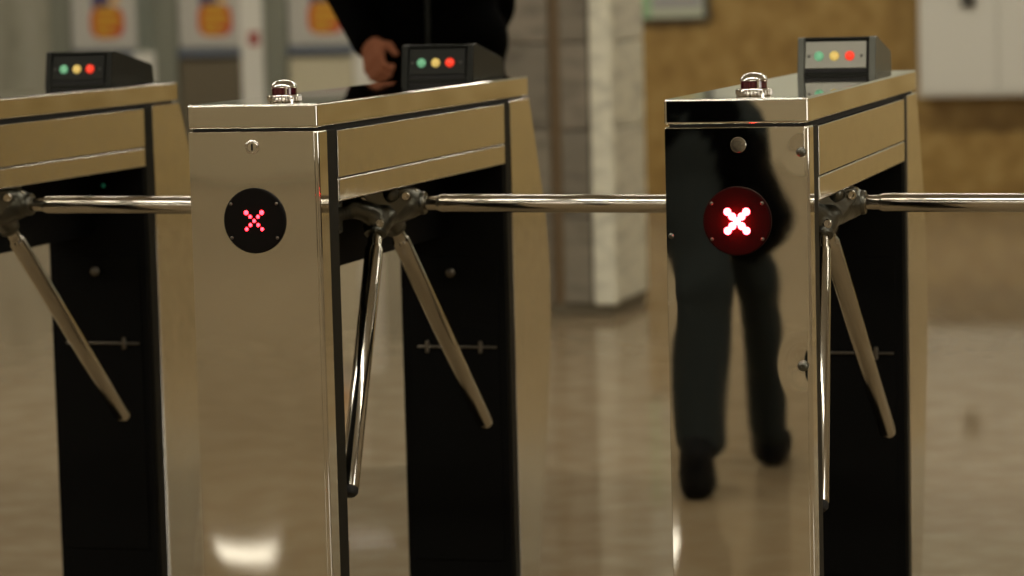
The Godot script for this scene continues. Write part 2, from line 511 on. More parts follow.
func tripod(t: Node3D) -> void:
	var c := Vector3(0.050, 0.806, -0.48)
	var roots := [Vector3(0.096, 0.802, -0.525), Vector3(0.057, 0.772, -0.428), Vector3(0.038, 0.766, -0.568)]
	var ends := [Vector3(0.632, 0.798, -0.525), Vector3(0.094, 0.350, -0.140), Vector3(0.088, 0.345, -0.945)]
	var g := G.new()
	var w := Color.WHITE
	flesh(g, [
		[c, c + Vector3(0.012, -0.004, 0.0), 0.036, 0.036, w],
		[c, roots[0], 0.032, 0.0235, w], [c, roots[1], 0.032, 0.0245, w], [c, roots[2], 0.032, 0.0235, w],
		[Vector3(0.020, 0.80, -0.30), Vector3(0.022, 0.80, -0.63), 0.015, 0.015, w, 0.01],
		[c + Vector3(0.03, 0.018, 0.04), roots[0] + Vector3(-0.004, 0.016, 0.0), 0.014, 0.012, w, 0.008],
		[roots[0] + Vector3(-0.01, -0.012, 0.012), roots[1] + Vector3(0.01, 0.012, -0.01), 0.017, 0.017, w, 0.01],
		[roots[1] + Vector3(-0.006, 0.02, 0.012), Vector3(0.026, 0.81, -0.37), 0.018, 0.016, w, 0.008],
	], 0.0055, 0.012)
	g.c.clear()
	var hb := obj("tripod_hub", g, M.cast, t)
	var pn := Vector3(0.50, -0.12, 0.86).normalized()
	var pu := Vector3.UP.cross(pn).normalized()
	var pv := pn.cross(pu)
	var pc := c + Vector3(0.012, -0.006, 0.03)
	var outl := []
	var cor := [Vector2(0.036, 0.022), Vector2(-0.040, 0.016), Vector2(-0.004, -0.030)]
	for k in 3:
		var mid := 0.0
		var dir: Vector2 = cor[k]
		mid = dir.angle()
		for j in range(-3, 4):
			var o2: Vector2 = cor[k] + Vector2.from_angle(mid + j * 0.33) * 0.013
			outl.append(Vector2(-o2.x, o2.y))
	var cp := G.new().prism(outl, 0.0, 0.016, 0.003)
	cp.move(Transform3D(Basis(pn, pv, -pu), pc))   # outline (z, y) -> (-pu, pv), depth -> pn
	obj("cover_plate", cp, M.cast, hb)
	for k in 3:
		var q: Vector2 = cor[k]
		var bp: Vector3 = pc + pu * q.x + pv * q.y + pn * 0.015
		obj("bolt", G.new().lathe(bp, pn, [Vector2(0.0085, 0), Vector2(0.0085, 0.003), Vector2(0.0065, 0.0055), Vector2(0.0042, 0.0055), Vector2(0.0036, 0.002), Vector2(0, 0.002)], 18), M.bar, hb)
	obj("pivot_bracket", G.new().box(Vector3(-0.011, 0.765, -0.66), Vector3(0.03, 0.83, -0.60), 0.006, 2), M.cast, hb)
	obj("pivot_bracket", G.new().box(Vector3(-0.011, 0.765, -0.335), Vector3(0.03, 0.83, -0.275), 0.006, 2), M.cast, hb)
	var look := Vector3(0.33, 0.1, 0.94).normalized()
	for p in [[c + Vector3(0.022, -0.004, 0.034), 0.0085], [roots[0] + Vector3(0.002, 0.004, 0.021), 0.0085], [roots[0] + Vector3(0.004, 0.021, 0.012), 0.006], [roots[1] + Vector3(0.012, 0.004, 0.02), 0.008], [roots[1] + Vector3(-0.01, 0.03, 0.03), 0.0075], [Vector3(0.03, 0.82, -0.37), 0.006], [c + Vector3(0.0, -0.026, 0.035), 0.006], [c + Vector3(0.03, 0.022, 0.018), 0.006], [roots[0] + Vector3(-0.02, -0.018, 0.016), 0.006], [roots[2] + Vector3(0.008, -0.004, 0.018), 0.007]]:
		var r: float = p[1]
		obj("bolt", G.new().lathe(p[0] - look * 0.004, look, [Vector2(r, 0), Vector2(r, 0.005), Vector2(r * 0.72, 0.0075), Vector2(r * 0.45, 0.0075), Vector2(r * 0.4, 0.005), Vector2(0, 0.005)], 18), M.chrome, hb)
	for k in 3:
		var d: Vector3 = (ends[k] - roots[k]).normalized()
		var l: float = (ends[k] - roots[k]).length()
		var arm := G.new()
		arm.lathe(roots[k], d, [Vector2(0.0125, 0.0), Vector2(0.0125, 0.042), Vector2(0.0142, 0.046), Vector2(0.0158, 0.050), Vector2(0.0158, l - 0.012), Vector2(0.0145, l - 0.01), Vector2(0, l - 0.01)], 32)
		var ar := obj("arm", arm, M.bar, t)
		obj("collar", G.new().lathe(roots[k], d, [Vector2(0.0, 0.006), Vector2(0.0195, 0.006), Vector2(0.0205, 0.008), Vector2(0.0205, 0.017), Vector2(0.019, 0.02), Vector2(0, 0.02)], 26), M.cast, ar)
		obj("end_cap", G.new().lathe(roots[k], d, [Vector2(0.0150, l - 0.011), Vector2(0.0150, l - 0.003), Vector2(0.011, l + 0.002), Vector2(0, l + 0.003)], 22), M.rubber if k == 1 else M.bar, ar)

func reader(t: Node3D, kind: int) -> void:
	var x0 := -0.078
	var x1 := 0.066
	var zf := -0.993
	var shell: Material = M.plastic
	var rd := obj("card_reader", G.new().prism([Vector2(zf, 1.0), Vector2(zf, 1.004), Vector2(zf - 0.006, 1.006), Vector2(zf - 0.020, 1.063), Vector2(zf - 0.012, 1.066), Vector2(zf - 0.014, 1.0695), Vector2(zf - 0.03, 1.0695), Vector2(zf - 0.196, 1.038), Vector2(zf - 0.202, 1.034), Vector2(zf - 0.206, 1.0)], x0 + 0.012, x1 - 0.012, 0.001, false), shell, t)
	for sx in [0, 1]:
		var a: float = x0 if sx == 0 else x1 - 0.0125
		obj("cheek", G.new().prism([Vector2(zf + 0.002, 1.0), Vector2(zf - 0.010, 1.068), Vector2(zf - 0.014, 1.070), Vector2(zf - 0.03, 1.070), Vector2(zf - 0.197, 1.039), Vector2(zf - 0.203, 1.034), Vector2(zf - 0.207, 1.0)], a, a + 0.0125, 0.0012, false), M.grey_shell if kind == 3 else shell, rd)
	# sloping faceplate, its own plane
	var b := Basis(Vector3(1, 0, 0), atan2(-0.014, 0.058))
	var o := Vector3((x0 + x1) * 0.5, 1.0355, zf - 0.0105)
	var fp := obj("faceplate", G.new().box(Vector3(-0.0585, -0.0235, -0.002), Vector3(0.0545, 0.0265, 0.0025), 0.001, 1).move(Transform3D(b, o)), M.silver if kind == 3 else shell, rd)
	obj("card_slot", G.new().box(Vector3(-0.0585, -0.0315, -0.003), Vector3(0.0545, -0.0245, 0.0005), 0.0005, 1).move(Transform3D(b, o)), M.gap, rd)
	for k in 3:
		var g := G.new()
		g.ball(Vector3(-0.033 + 0.0285 * k, -0.001, 0.0025), Vector3(0, 0, 1), 0.0092, 0.8).move(Transform3D(b, o))
		obj("signal_lamp", g, [M.lamp_green, M.lamp_yellow, M.lamp_red][k], rd).set_meta("label", ["green signal lamp", "yellow signal lamp", "red signal lamp"][k])
	for x in [-0.0485, 0.0485]:
		obj("screw", G.new().ball(Vector3(x - 0.003, -0.001, 0.0025), Vector3(0, 0, 1), 0.0028, 0.6).move(Transform3D(b, o)), M.dark_metal, fp)


# ---------------------------------------------------------------- people
func smin(a: float, b: float, k: float) -> float:
	var h := maxf(k - absf(a - b), 0.0) / k
	return minf(a, b) - h * h * k * 0.25

# bones: [a, b, ra, rb, colour, blend(optional)]; adds a surface-net mesh to g
func flesh(g: G, bones: Array, cell: float, k := 0.03) -> void:
	var lo := Vector3(1e9, 1e9, 1e9)
	var hi := -lo
	for b in bones:
		var r: float = maxf(b[2], b[3]) + cell * 3.0 + k
		for p in [b[0], b[1]]:
			lo = lo.min(p - Vector3(r, r, r))
			hi = hi.max(p + Vector3(r, r, r))
	var nx := int((hi.x - lo.x) / cell) + 2
	var ny := int((hi.y - lo.y) / cell) + 2
	var nz := int((hi.z - lo.z) / cell) + 2
	var f := PackedFloat32Array()
	f.resize(nx * ny * nz)
	f.fill(1.0)
	var near := PackedInt32Array()
	near.resize(nx * ny * nz)
	var best := PackedFloat32Array()
	best.resize(nx * ny * nz)
	best.fill(1.0)
	for bi in bones.size():
		var bo: Array = bones[bi]
		var A: Vector3 = bo[0]
		var B: Vector3 = bo[1]
		var ra: float = bo[2]
		var rb: float = bo[3]
		var kk: float = bo[5] if bo.size() > 5 else k
		var m: float = maxf(ra, rb) + kk + cell * 2.0
		var l0 := (A.min(B) - Vector3(m, m, m) - lo) / cell
		var l1 := (A.max(B) + Vector3(m, m, m) - lo) / cell
		var ab := B - A
		var ll := maxf(ab.length_squared(), 1e-9)
		for z in range(maxi(0, int(l0.z)), mini(nz, int(l1.z) + 1)):
			for y in range(maxi(0, int(l0.y)), mini(ny, int(l1.y) + 1)):
				var row := (z * ny + y) * nx
				for x in range(maxi(0, int(l0.x)), mini(nx, int(l1.x) + 1)):
					var p := lo + Vector3(x, y, z) * cell
					var h := clampf((p - A).dot(ab) / ll, 0.0, 1.0)
					var d := p.distance_to(A + ab * h) - lerpf(ra, rb, h)
					var at := row + x
					f[at] = smin(f[at], d, kk)
					if d < best[at]:
						best[at] = d
						near[at] = bi
	var id := PackedInt32Array()
	id.resize(nx * ny * nz)
	id.fill(-1)
	var off := [0, 1, nx, nx + 1, nx * ny, nx * ny + 1, nx * ny + nx, nx * ny + nx + 1]
	var cor := [Vector3(0, 0, 0), Vector3(1, 0, 0), Vector3(0, 1, 0), Vector3(1, 1, 0), Vector3(0, 0, 1), Vector3(1, 0, 1), Vector3(0, 1, 1), Vector3(1, 1, 1)]
	var edges := [[0, 1], [2, 3], [4, 5], [6, 7], [0, 2], [1, 3], [4, 6], [5, 7], [0, 4], [1, 5], [2, 6], [3, 7]]
	for z in nz - 1:
		for y in ny - 1:
			var row := (z * ny + y) * nx
			for x in nx - 1:
				var at := row + x
				var f0 := f[at]
				if f0 > 0.9: continue
				var s := 0
				for q in 8:
					if f[at + off[q]] < 0.0: s += 1
				if s == 0 or s == 8: continue
				var sum := Vector3.ZERO
				var cnt := 0
				for e in edges:
					var a := f[at + off[e[0]]]
					var b := f[at + off[e[1]]]
					if (a < 0.0) != (b < 0.0):
						sum += (cor[e[0]] as Vector3).lerp(cor[e[1]], a / (a - b))
						cnt += 1
				var gr := Vector3(
					f[at + off[1]] + f[at + off[3]] + f[at + off[5]] + f[at + off[7]] - f[at] - f[at + off[2]] - f[at + off[4]] - f[at + off[6]],
					f[at + off[2]] + f[at + off[3]] + f[at + off[6]] + f[at + off[7]] - f[at] - f[at + off[1]] - f[at + off[4]] - f[at + off[5]],
					f[at + off[4]] + f[at + off[5]] + f[at + off[6]] + f[at + off[7]] - f[at] - f[at + off[1]] - f[at + off[2]] - f[at + off[3]])
				id[at] = g.pt(lo + (Vector3(x, y, z) + sum / cnt) * cell, gr.normalized())
				g.c.append(bones[near[at]][4])
	for z in range(1, nz - 1):
		for y in range(1, ny - 1):
			var row := (z * ny + y) * nx
			for x in range(1, nx - 1):
				var at := row + x
				if f[at] > 0.9: continue
				var ins := f[at] < 0.0
				if ins != (f[at + 1] < 0.0): g.quad(id[at], id[at - nx], id[at - nx - nx * ny], id[at - nx * ny])
				if ins != (f[at + nx] < 0.0): g.quad(id[at], id[at - 1], id[at - 1 - nx * ny], id[at - nx * ny])
				if ins != (f[at + nx * ny] < 0.0): g.quad(id[at], id[at - 1], id[at - 1 - nx], id[at - nx])

const SKIN := Color(0.25, 0.10, 0.055)
const COAT := Color(0.0035, 0.0035, 0.0035)
const TROUSER := Color(0.022, 0.026, 0.026)
const SHOE := Color(0.008, 0.008, 0.008)
const HAIR := Color(0.012, 0.008, 0.005)

# hand at wrist w pointing along d, palm facing pn, thumb on side th; curl in radians per joint
func hand(g: G, w: Vector3, d: Vector3, pn: Vector3, th: Vector3, curl: float, sc := 1.0) -> void:
	d = d.normalized()
	th = (th - d * th.dot(d)).normalized()
	pn = (pn - d * pn.dot(d) - th * pn.dot(th)).normalized()
	var bs := []
	bs.append([w - d * 0.03, w + d * 0.02, 0.026, 0.026, SKIN])
	for s in [-1.0, -0.33, 0.33, 1.0]:
		bs.append([w + d * 0.01 + th * s * 0.016, w + d * 0.085 + th * s * 0.029, 0.019, 0.0145, SKIN, 0.014])
	var ln := [0.068, 0.082, 0.088, 0.078]
	for i in 4:
		var s := -1.0 + i * 0.667
		var p := w + d * 0.085 + th * s * 0.029
		var a := 0.25
		var rad := 0.0105
		for j in 3:
			var q: Vector3 = p + (d * cos(a) + pn * sin(a)) * ln[i] * [0.45, 0.32, 0.23][j]
			bs.append([p, q, rad, rad - 0.001, SKIN, 0.005])
			p = q
			rad -= 0.0009
			a += curl
	var tp := w + d * 0.03 + th * 0.028
	var t1 := tp + (d * 0.6 + th * 0.6 + pn * 0.4).normalized() * 0.042
	var t2 := t1 + (d * 0.85 + th * 0.1 + pn * 0.5).normalized() * 0.032
	bs.append([tp, t1, 0.0155, 0.0125, SKIN, 0.012])
	bs.append([t1, t2, 0.012, 0.0095, SKIN, 0.005])
	for q in bs:
		q[0] = w + (q[0] - w) * sc
		q[1] = w + (q[1] - w) * sc
		q[2] *= sc
		q[3] *= sc
	flesh(g, bs, 0.0042, 0.006)

func head(g: G, c: Vector3, fwd: Vector3) -> void:
	# c: centre of the skull, about 0.23 m from chin to crown
	var up := Vector3.UP
	var rt := fwd.cross(up).normalized()
	var bs := [
		[c + up * 0.035 - fwd * 0.02, c + up * 0.03 + fwd * 0.02, 0.082, 0.076, SKIN, 0.02],
		[c - up * 0.02 + fwd * 0.035, c - up * 0.075 + fwd * 0.05, 0.058, 0.036, SKIN, 0.03],
		[c - up * 0.01 + fwd * 0.10, c - up * 0.032 + fwd * 0.112, 0.008, 0.013, SKIN, 0.014],
		[c - up * 0.062 + fwd * 0.083 - rt * 0.018, c - up * 0.062 + fwd * 0.083 + rt * 0.018, 0.007, 0.007, Color(0.28, 0.09, 0.07), 0.004],
		[c - up * 0.06, c - up * 0.16 - fwd * 0.015, 0.052, 0.056, SKIN, 0.03],
		[c + up * 0.06 - fwd * 0.035, c + up * 0.035 - fwd * 0.05, 0.083, 0.078, HAIR, 0.012],
		[c + up * 0.085 - fwd * 0.01, c + up * 0.075 + fwd * 0.04, 0.062, 0.048, HAIR, 0.012],
	]
	for s in [-1.0, 1.0]:
		bs.append([c + rt * s * 0.079 + up * 0.012 - fwd * 0.01, c + rt * s * 0.08 - up * 0.022 - fwd * 0.004, 0.014, 0.011, SKIN, 0.008])
		bs.append([c + rt * s * 0.031 + up * 0.008 + fwd * 0.083, c + rt * s * 0.031 + up * 0.008 + fwd * 0.0835, 0.0098, 0.0098, Color(0.32, 0.29, 0.26), 0.002])
		bs.append([c + rt * s * 0.031 + up * 0.008 + fwd * 0.0895, c + rt * s * 0.031 + up * 0.008 + fwd * 0.090, 0.0056, 0.0056, Color(0.02, 0.014, 0.01), 0.001])
		bs.append([c + rt * s * 0.045 + up * 0.027 + fwd * 0.086, c + rt * s * 0.018 + up * 0.029 + fwd * 0.094, 0.006, 0.006, HAIR, 0.003])
	flesh(g, bs, 0.006, 0.012)

func shoe_bones(heel: Vector3, d: Vector3, tilt: float) -> Array:
	# heel: ground point of the heel; d: toe direction; tilt: heel lift angle
	var dir := (d * cos(tilt) - Vector3.UP * sin(tilt)).normalized()
	var h0 := heel + Vector3(0, 0.042, 0) + d * 0.03
	return [
		[h0, h0 + dir * 0.10 + Vector3(0, 0.0, 0), 0.042, 0.044, SHOE, 0.02],
		[h0 + dir * 0.10, h0 + dir * 0.205 - Vector3(0, 0.008, 0), 0.044, 0.034, SHOE, 0.02],
		[h0, h0 + Vector3(0, 0.055, 0) - d * 0.002, 0.043, 0.046, SHOE, 0.02],
	]

func person_behind() -> void:
	# stands beyond the middle turnstile, facing it
	var x := -0.485
	var z := -2.62
	var g := G.new()
	var b := []
	for s in [-1.0, 1.0]:
		var hip := Vector3(x + s * 0.070, 0.90, z)
		var knee := Vector3(x + s * 0.060, 0.49, z + 0.02)
		var ank := Vector3(x + s * 0.056, 0.12, z - 0.01)
		b.append([hip, knee, 0.086, 0.064, TROUSER])
		b.append([knee, ank, 0.064, 0.054, TROUSER])
		b.append_array(shoe_bones(Vector3(x + s * 0.056, 0.0, z - 0.04), Vector3(s * 0.02 + 0.12, 0, 1).normalized(), 0.0))
	b.append([Vector3(x - 0.085, 0.92, z), Vector3(x + 0.04, 0.92, z), 0.112, 0.108, COAT])
	b.append([Vector3(x - 0.10, 1.08, z + 0.01), Vector3(x + 0.04, 1.08, z + 0.01), 0.115, 0.108, COAT])
	b.append([Vector3(x - 0.10, 1.26, z), Vector3(x + 0.035, 1.26, z), 0.118, 0.106, COAT])
	b.append([Vector3(x - 0.12, 1.42, z - 0.01), Vector3(x + 0.085, 1.42, z - 0.01), 0.082, 0.082, COAT])
	b.append([Vector3(x, 1.46, z), Vector3(x, 1.54, z + 0.005), 0.075, 0.06, COAT])
	# right arm (left in the picture): elbow out, hand in front of the waist
	var sh := Vector3(x - 0.195, 1.43, z)
	var el := Vector3(x - 0.270, 1.235, z + 0.03)
	var wr := Vector3(x - 0.168, 1.085, z + 0.13)
	b.append([sh, el, 0.068, 0.060, COAT])
	b.append([el, wr, 0.062, 0.050, COAT, 0.02])
	# left arm bent behind the back
	var sh2 := Vector3(x + 0.14, 1.43, z - 0.01)
	var el2 := Vector3(x + 0.065, 1.16, z - 0.14)
	var wr2 := Vector3(x + 0.0, 1.0, z - 0.19)
	b.append([sh2, el2, 0.066, 0.056, COAT])
	b.append([el2, wr2, 0.056, 0.044, COAT, 0.02])
	flesh(g, b, 0.015, 0.05)
	hand(g, wr + Vector3(0.008, -0.01, 0.02), Vector3(0.3, -0.55, 0.65), Vector3(0.6, -0.3, -0.6), Vector3(0.6, 0.5, 0.3), 1.25, 0.86)
	hand(g, wr2 + Vector3(-0.02, -0.02, -0.005), Vector3(-0.7, -0.6, 0.0), Vector3(0, 0, 1), Vector3(0.5, -0.8, 0), 0.6)
	head(g, Vector3(x, 1.652, z + 0.02), Vector3(0, 0, 1))
	var o := obj("person", g, M.cloth)
	tag(o, "person in a black jacket with one bare hand at the waist behind the turnstiles", "person")
	obj("zipper", G.new().box(Vector3(x - 0.026, 0.9, z + 0.108), Vector3(x - 0.018, 1.40, z + 0.128), 0.003, 1), M.plastic, o)

func person_walking() -> void:
	# outside the frame to the left, seen as a reflection in the front of the right-hand turnstile
	var g := G.new()
	var b := []
	var hx := 0.255
	var z := 2.50
	var dn := Vector3(-0.2, 0, 1).normalized()
	var hipL := Vector3(hx - 0.03, 0.86, z - 0.02)
	var hipR := Vector3(hx + 0.075, 0.86, z + 0.02)
	var kL := Vector3(0.262, 0.50, 2.42)
	var aL := Vector3(0.275, 0.14, 2.36)
	var kR := Vector3(0.362, 0.50, 2.66)
	var aR := Vector3(0.345, 0.11, 2.82)
	b.append([hipL, kL, 0.082, 0.070, TROUSER])
	b.append([kL, aL, 0.071, 0.062, TROUSER])
	b.append([hipR, kR, 0.078, 0.054, TROUSER])
	b.append([kR, aR, 0.054, 0.048, TROUSER])
	b.append_array(shoe_bones(Vector3(0.284, 0.0, 2.262), dn, 0.0))
	b.append_array(shoe_bones(Vector3(0.340, 0.0, 2.83), Vector3(0.0, 0, 1).normalized(), 0.0))
	b.append([Vector3(hx - 0.01, 0.90, z), Vector3(hx + 0.150, 0.64, z - 0.01), 0.10, 0.075, COAT, 0.04])
	b.append([Vector3(hx - 0.06, 0.64, z + 0.03), Vector3(hx + 0.12, 0.63, z + 0.06), 0.085, 0.075, COAT, 0.04])
	# long coat
	b.append([Vector3(hx - 0.09, 0.66, z), Vector3(hx + 0.03, 0.64, z + 0.02), 0.085, 0.065, COAT])
	b.append([Vector3(hx - 0.115, 0.86, z), Vector3(hx - 0.03, 0.84, z), 0.105, 0.105, COAT])
	b.append([Vector3(hx - 0.125, 1.06, z), Vector3(hx - 0.03, 1.06, z), 0.105, 0.105, COAT])
	b.append([Vector3(hx - 0.15, 1.26, z), Vector3(hx - 0.0, 1.26, z), 0.11, 0.11, COAT])
	b.append([Vector3(hx - 0.17, 1.38, z), Vector3(hx + 0.04, 1.38, z), 0.078, 0.078, COAT])
	b.append([Vector3(hx - 0.06, 1.42, z), Vector3(hx - 0.06, 1.49, z), 0.07, 0.058, COAT])
	# arms
	var el := Vector3(hx - 0.29, 1.12, z + 0.08)
	var wr := Vector3(hx - 0.26, 0.93, z + 0.22)
	b.append([Vector3(hx - 0.215, 1.38, z), el, 0.062, 0.052, COAT])
	b.append([el, wr, 0.052, 0.042, COAT])
	var el2 := Vector3(hx + 0.08, 1.14, z + 0.02)
	var wr2 := Vector3(hx + 0.0, 0.99, z + 0.20)
	b.append([Vector3(hx + 0.07, 1.38, z), el2, 0.060, 0.05, COAT])
	b.append([el2, wr2, 0.05, 0.04, COAT])
	flesh(g, b, 0.015, 0.05)
	hand(g, wr + Vector3(0.005, -0.02, 0.01), Vector3(0.1, -0.8, 0.5), Vector3(1, 0, 0.1), Vector3(0, 0.4, 1), 0.5)
	hand(g, wr2 + Vector3(-0.01, -0.02, 0.02), Vector3(-0.2, -0.6, 0.7), Vector3(-1, 0, 0), Vector3(0, 0, 1), 0.9)
	head(g, Vector3(hx - 0.06, 1.595, z + 0.02), Vector3(0, 0, 1))
	var o := obj("person", g, M.cloth)
	tag(o, "walking person in dark trousers and black shoes mirrored in the right-hand steel turnstile front", "person")


# ---------------------------------------------------------------- hall
const ZW := -10.9     # far wall

func slab_box(c: Node, called: String, lo: Vector3, hi: Vector3, m: Material) -> void:
	obj(called, G.new().box(lo, hi, 0.006, 1), m, c)

func ceiling_lamp(p: Vector3, label: String, sx: float, sz: float, energy: float) -> void:
	var t := thing("ceiling_lamp", label, "lamp", p, 0.0, "ceiling lamps")
	obj("frame", G.new().box(Vector3(-sx / 2 - 0.03, -0.05, -sz / 2 - 0.03), Vector3(sx / 2 + 0.03, 0.0, sz / 2 + 0.03), 0.01, 1), M.white_metal, t)
	obj("lamp_diffuser", G.new().box(Vector3(-sx / 2, -0.06, -sz / 2), Vector3(sx / 2, -0.045, sz / 2), 0.004, 1), M.diffuser, t)
	var l := AreaLight3D.new()
	l.name = "lamp_light"
	l.area_size = Vector2(sx, sz)
	l.area_normalize_energy = true
	l.light_color = Color(1.0, 0.97, 0.90)
	l.light_energy = energy
	l.area_range = 40.0
	l.area_attenuation = 2.0
	l.shadow_enabled = true
	t.add_child(l)
	l.position = Vector3(0, -0.068, 0)
	l.rotation.x = -PI / 2

func wall_lamp(p: Vector3, label: String, w: float, h: float, energy: float) -> void:
	var t := thing("wall_lamp", label, "lamp", p, 0.0, "wall lamps")
	obj("frame", G.new().box(Vector3(-w / 2 - 0.03, -h / 2 - 0.03, 0.0), Vector3(w / 2 + 0.03, h / 2 + 0.03, 0.06), 0.01, 1), M.white_metal, t)
	obj("lamp_diffuser", G.new().box(Vector3(-w / 2, -h / 2, -0.012), Vector3(w / 2, h / 2, 0.005), 0.004, 1), M.diffuser_soft, t)
	var l := AreaLight3D.new()
	l.name = "lamp_light"
	l.area_size = Vector2(w, h)
	l.area_normalize_energy = true
	l.light_color = Color(1.0, 0.97, 0.90)
	l.light_energy = energy
	l.area_range = 40.0
	l.area_attenuation = 2.0
	l.shadow_enabled = true
	t.add_child(l)
	l.position = Vector3(0, 0, -0.02)

func hall() -> void:
	struct("floor", G.new().box(Vector3(-9.4, -0.2, -14.2), Vector3(6.4, 0.0, 14.2), 0.001, 1), M.floor, "polished tan stone floor of the station hall", "floor")
	struct("ceiling", G.new().box(Vector3(-9.4, 3.4, -14.2), Vector3(6.4, 3.6, 14.2), 0.001, 1), M.ceiling, "plain pale ceiling of the station hall", "ceiling")
	struct("wall_left", G.new().box(Vector3(-9.4, 0, -14.0), Vector3(-9.2, 3.4, 14.0), 0.001, 1), M.beige, "plain beige wall on the left of the hall", "wall")
	struct("wall_right", G.new().box(Vector3(6.2, 0, -14.0), Vector3(6.4, 3.4, 14.0), 0.001, 1), M.beige, "plain beige wall on the right of the hall", "wall")
	struct("wall_front", G.new().box(Vector3(-9.2, 0, 14.0), Vector3(6.2, 3.4, 14.2), 0.001, 1), M.tan_wall, "plain beige wall closing the hall behind the camera", "wall")
	# far wall: brown stone dado, pale paint above
	struct("wall_back", G.new().box(Vector3(-2.82, 1.25, ZW - 0.2), Vector3(6.2, 3.4, ZW), 0.001, 1), M.paint, "pale painted upper part of the far wall", "wall")
	struct("trim_1", G.new().box(Vector3(-2.82, 0.0, ZW - 0.2), Vector3(1.0, 1.25, ZW + 0.012), 0.004, 1), M.brown_stone, "mottled brown stone lower part of the far wall", "wall")
	struct("trim_2", G.new().box(Vector3(1.0, 0.0, ZW - 0.2), Vector3(6.2, 1.25, ZW + 0.012), 0.004, 1), M.brown_stone_lit, "brown stone of the far wall continued to the right, coloured lighter as if more strongly lit", "wall")  # stone colour raised here instead of adding lamps near the wall
	struct("wall_end", G.new().box(Vector3(-9.2, 0, -14.2), Vector3(6.2, 3.4, -14.0), 0.001, 1), M.cream, "cream wall beyond the glazed doors", "wall")
	# framed notice and white cabinet on the brown wall
	var nb := thing("notice_board", "framed pale green notice board on the brown wall", "notice board", Vector3(-1.83, 1.01, ZW + 0.012))
	obj("frame", G.new().box(Vector3(-0.18, 0.0, 0.0), Vector3(0.20, 0.62, 0.045), 0.006, 1), M.dark_metal, nb)
	var nm := mat(Color.WHITE, 0.6)
	nm.albedo_texture = notice_texture()
	nm.texture_filter = BaseMaterial3D.TEXTURE_FILTER_LINEAR
	var qd := G.new()
	var z1 := 0.047
	var i0 := qd.pt(Vector3(-0.172, 0.022, z1), Vector3(0, 0, 1), Vector2(0, 1))
	var i1 := qd.pt(Vector3(0.172, 0.022, z1), Vector3(0, 0, 1), Vector2(1, 1))
	var i2 := qd.pt(Vector3(0.172, 0.60, z1), Vector3(0, 0, 1), Vector2(1, 0))
	var i3 := qd.pt(Vector3(-0.172, 0.60, z1), Vector3(0, 0, 1), Vector2(0, 0))
	qd.quad(i0, i1, i2, i3)
	obj("notice_sheet", qd, nm, nb)
	var wc := thing("wall_cabinet", "large white metal cabinet mounted on the brown wall", "cabinet", Vector3(-0.50, 0.59, ZW + 0.012))
	obj("body", G.new().box(Vector3(0, 0, 0), Vector3(0.85, 1.1, 0.16), 0.006, 2), M.white_metal, wc)
	var cd := obj("door", G.new().box(Vector3(0.015, 0.02, 0.158), Vector3(0.405, 1.08, 0.172), 0.004, 2), M.white_metal, wc)
	obj("handle", G.new().box(Vector3(0.225, 0.465, 0.17), Vector3(0.295, 0.60, 0.20), 0.006, 2), M.dark_metal, cd)
	obj("door", G.new().box(Vector3(0.415, 0.02, 0.158), Vector3(0.835, 1.08, 0.172), 0.004, 2), M.white_metal, wc)
	# column clad in grey stone
	var col := struct("wall_column", G.new().box(Vector3(-1.62, 0.0, -6.46), Vector3(-0.945, 3.4, -5.97), 0.002, 1), M.brown_joint, "square column clad in grey stone slabs, its right side coloured pale as if lit", "column")
	slab_box(col, "plinth", Vector3(-1.63, 0.0, -6.47), Vector3(-0.935, 0.04, -5.955), M.brown_dark)
	var y := 0.045
	var k := 0
	while y < 3.35:
		var y2 := minf(y + 0.32, 3.39)
		slab_box(col, "slab", Vector3(-1.625, y, -5.972), Vector3(-1.162, y2 - 0.005, -5.945), M.slab[k % 4])
		slab_box(col, "slab", Vector3(-1.118, y, -5.972), Vector3(-1.012, y2 - 0.005, -5.945), M.slab[(k + 1) % 4])
		slab_box(col, "slab", Vector3(-0.947, y, -6.46), Vector3(-0.925, y2 - 0.005, -6.02), M.slab_pale[k % 2])  # right face: brightness from light is in the slab colour
		y = y2
		k += 1
	obj("corner_strip", G.new().box(Vector3(-1.006, 0.04, -6.005), Vector3(-0.918, 3.4, -5.938), 0.012, 2), M.slab_pale[0], col)
	# glazed doors at the left, with posters on the panes
	var xs := [-5.455, -4.80, -4.145, -3.48, -2.82]
	var pt := poster_texture()
	var pm := mat(Color.WHITE, 0.7)
	pm.albedo_texture = pt
	for i in xs.size() - 1:
		var a: float = xs[i]
		var b: float = xs[i + 1]
		var nm2 := "door_%d" % (i + 1)
		var where: String = ["glazed door carrying the leftmost poster", "glazed door carrying the middle poster", "glazed door carrying the poster beside the standing person", "glazed door hidden behind the standing person"][i]
		var fr := G.new()
		fr.box(Vector3(a, 0, ZW - 0.05), Vector3(a + 0.115, 2.3, ZW + 0.05), 0.008, 1)
		fr.box(Vector3(b - 0.022, 0, ZW - 0.05), Vector3(b, 2.3, ZW + 0.04), 0.005, 1)
		fr.box(Vector3(a, 2.2, ZW - 0.05), Vector3(b, 2.3, ZW + 0.05), 0.008, 1)
		fr.box(Vector3(a, 0, ZW - 0.04), Vector3(b, 0.12, ZW + 0.04), 0.008, 1)
		var d := struct(nm2, fr, M.alu, where, "door")
		obj("pane", G.new().box(Vector3(a + 0.11, 0.1, ZW - 0.006), Vector3(b - 0.02, 2.21, ZW + 0.006), 0.001, 1), M.glass, d)
		obj("push_bar", G.new().box(Vector3(a + 0.118, 0.868, ZW + 0.012), Vector3(b - 0.16, 0.912, ZW + 0.05), 0.012, 2), M.blue, d)
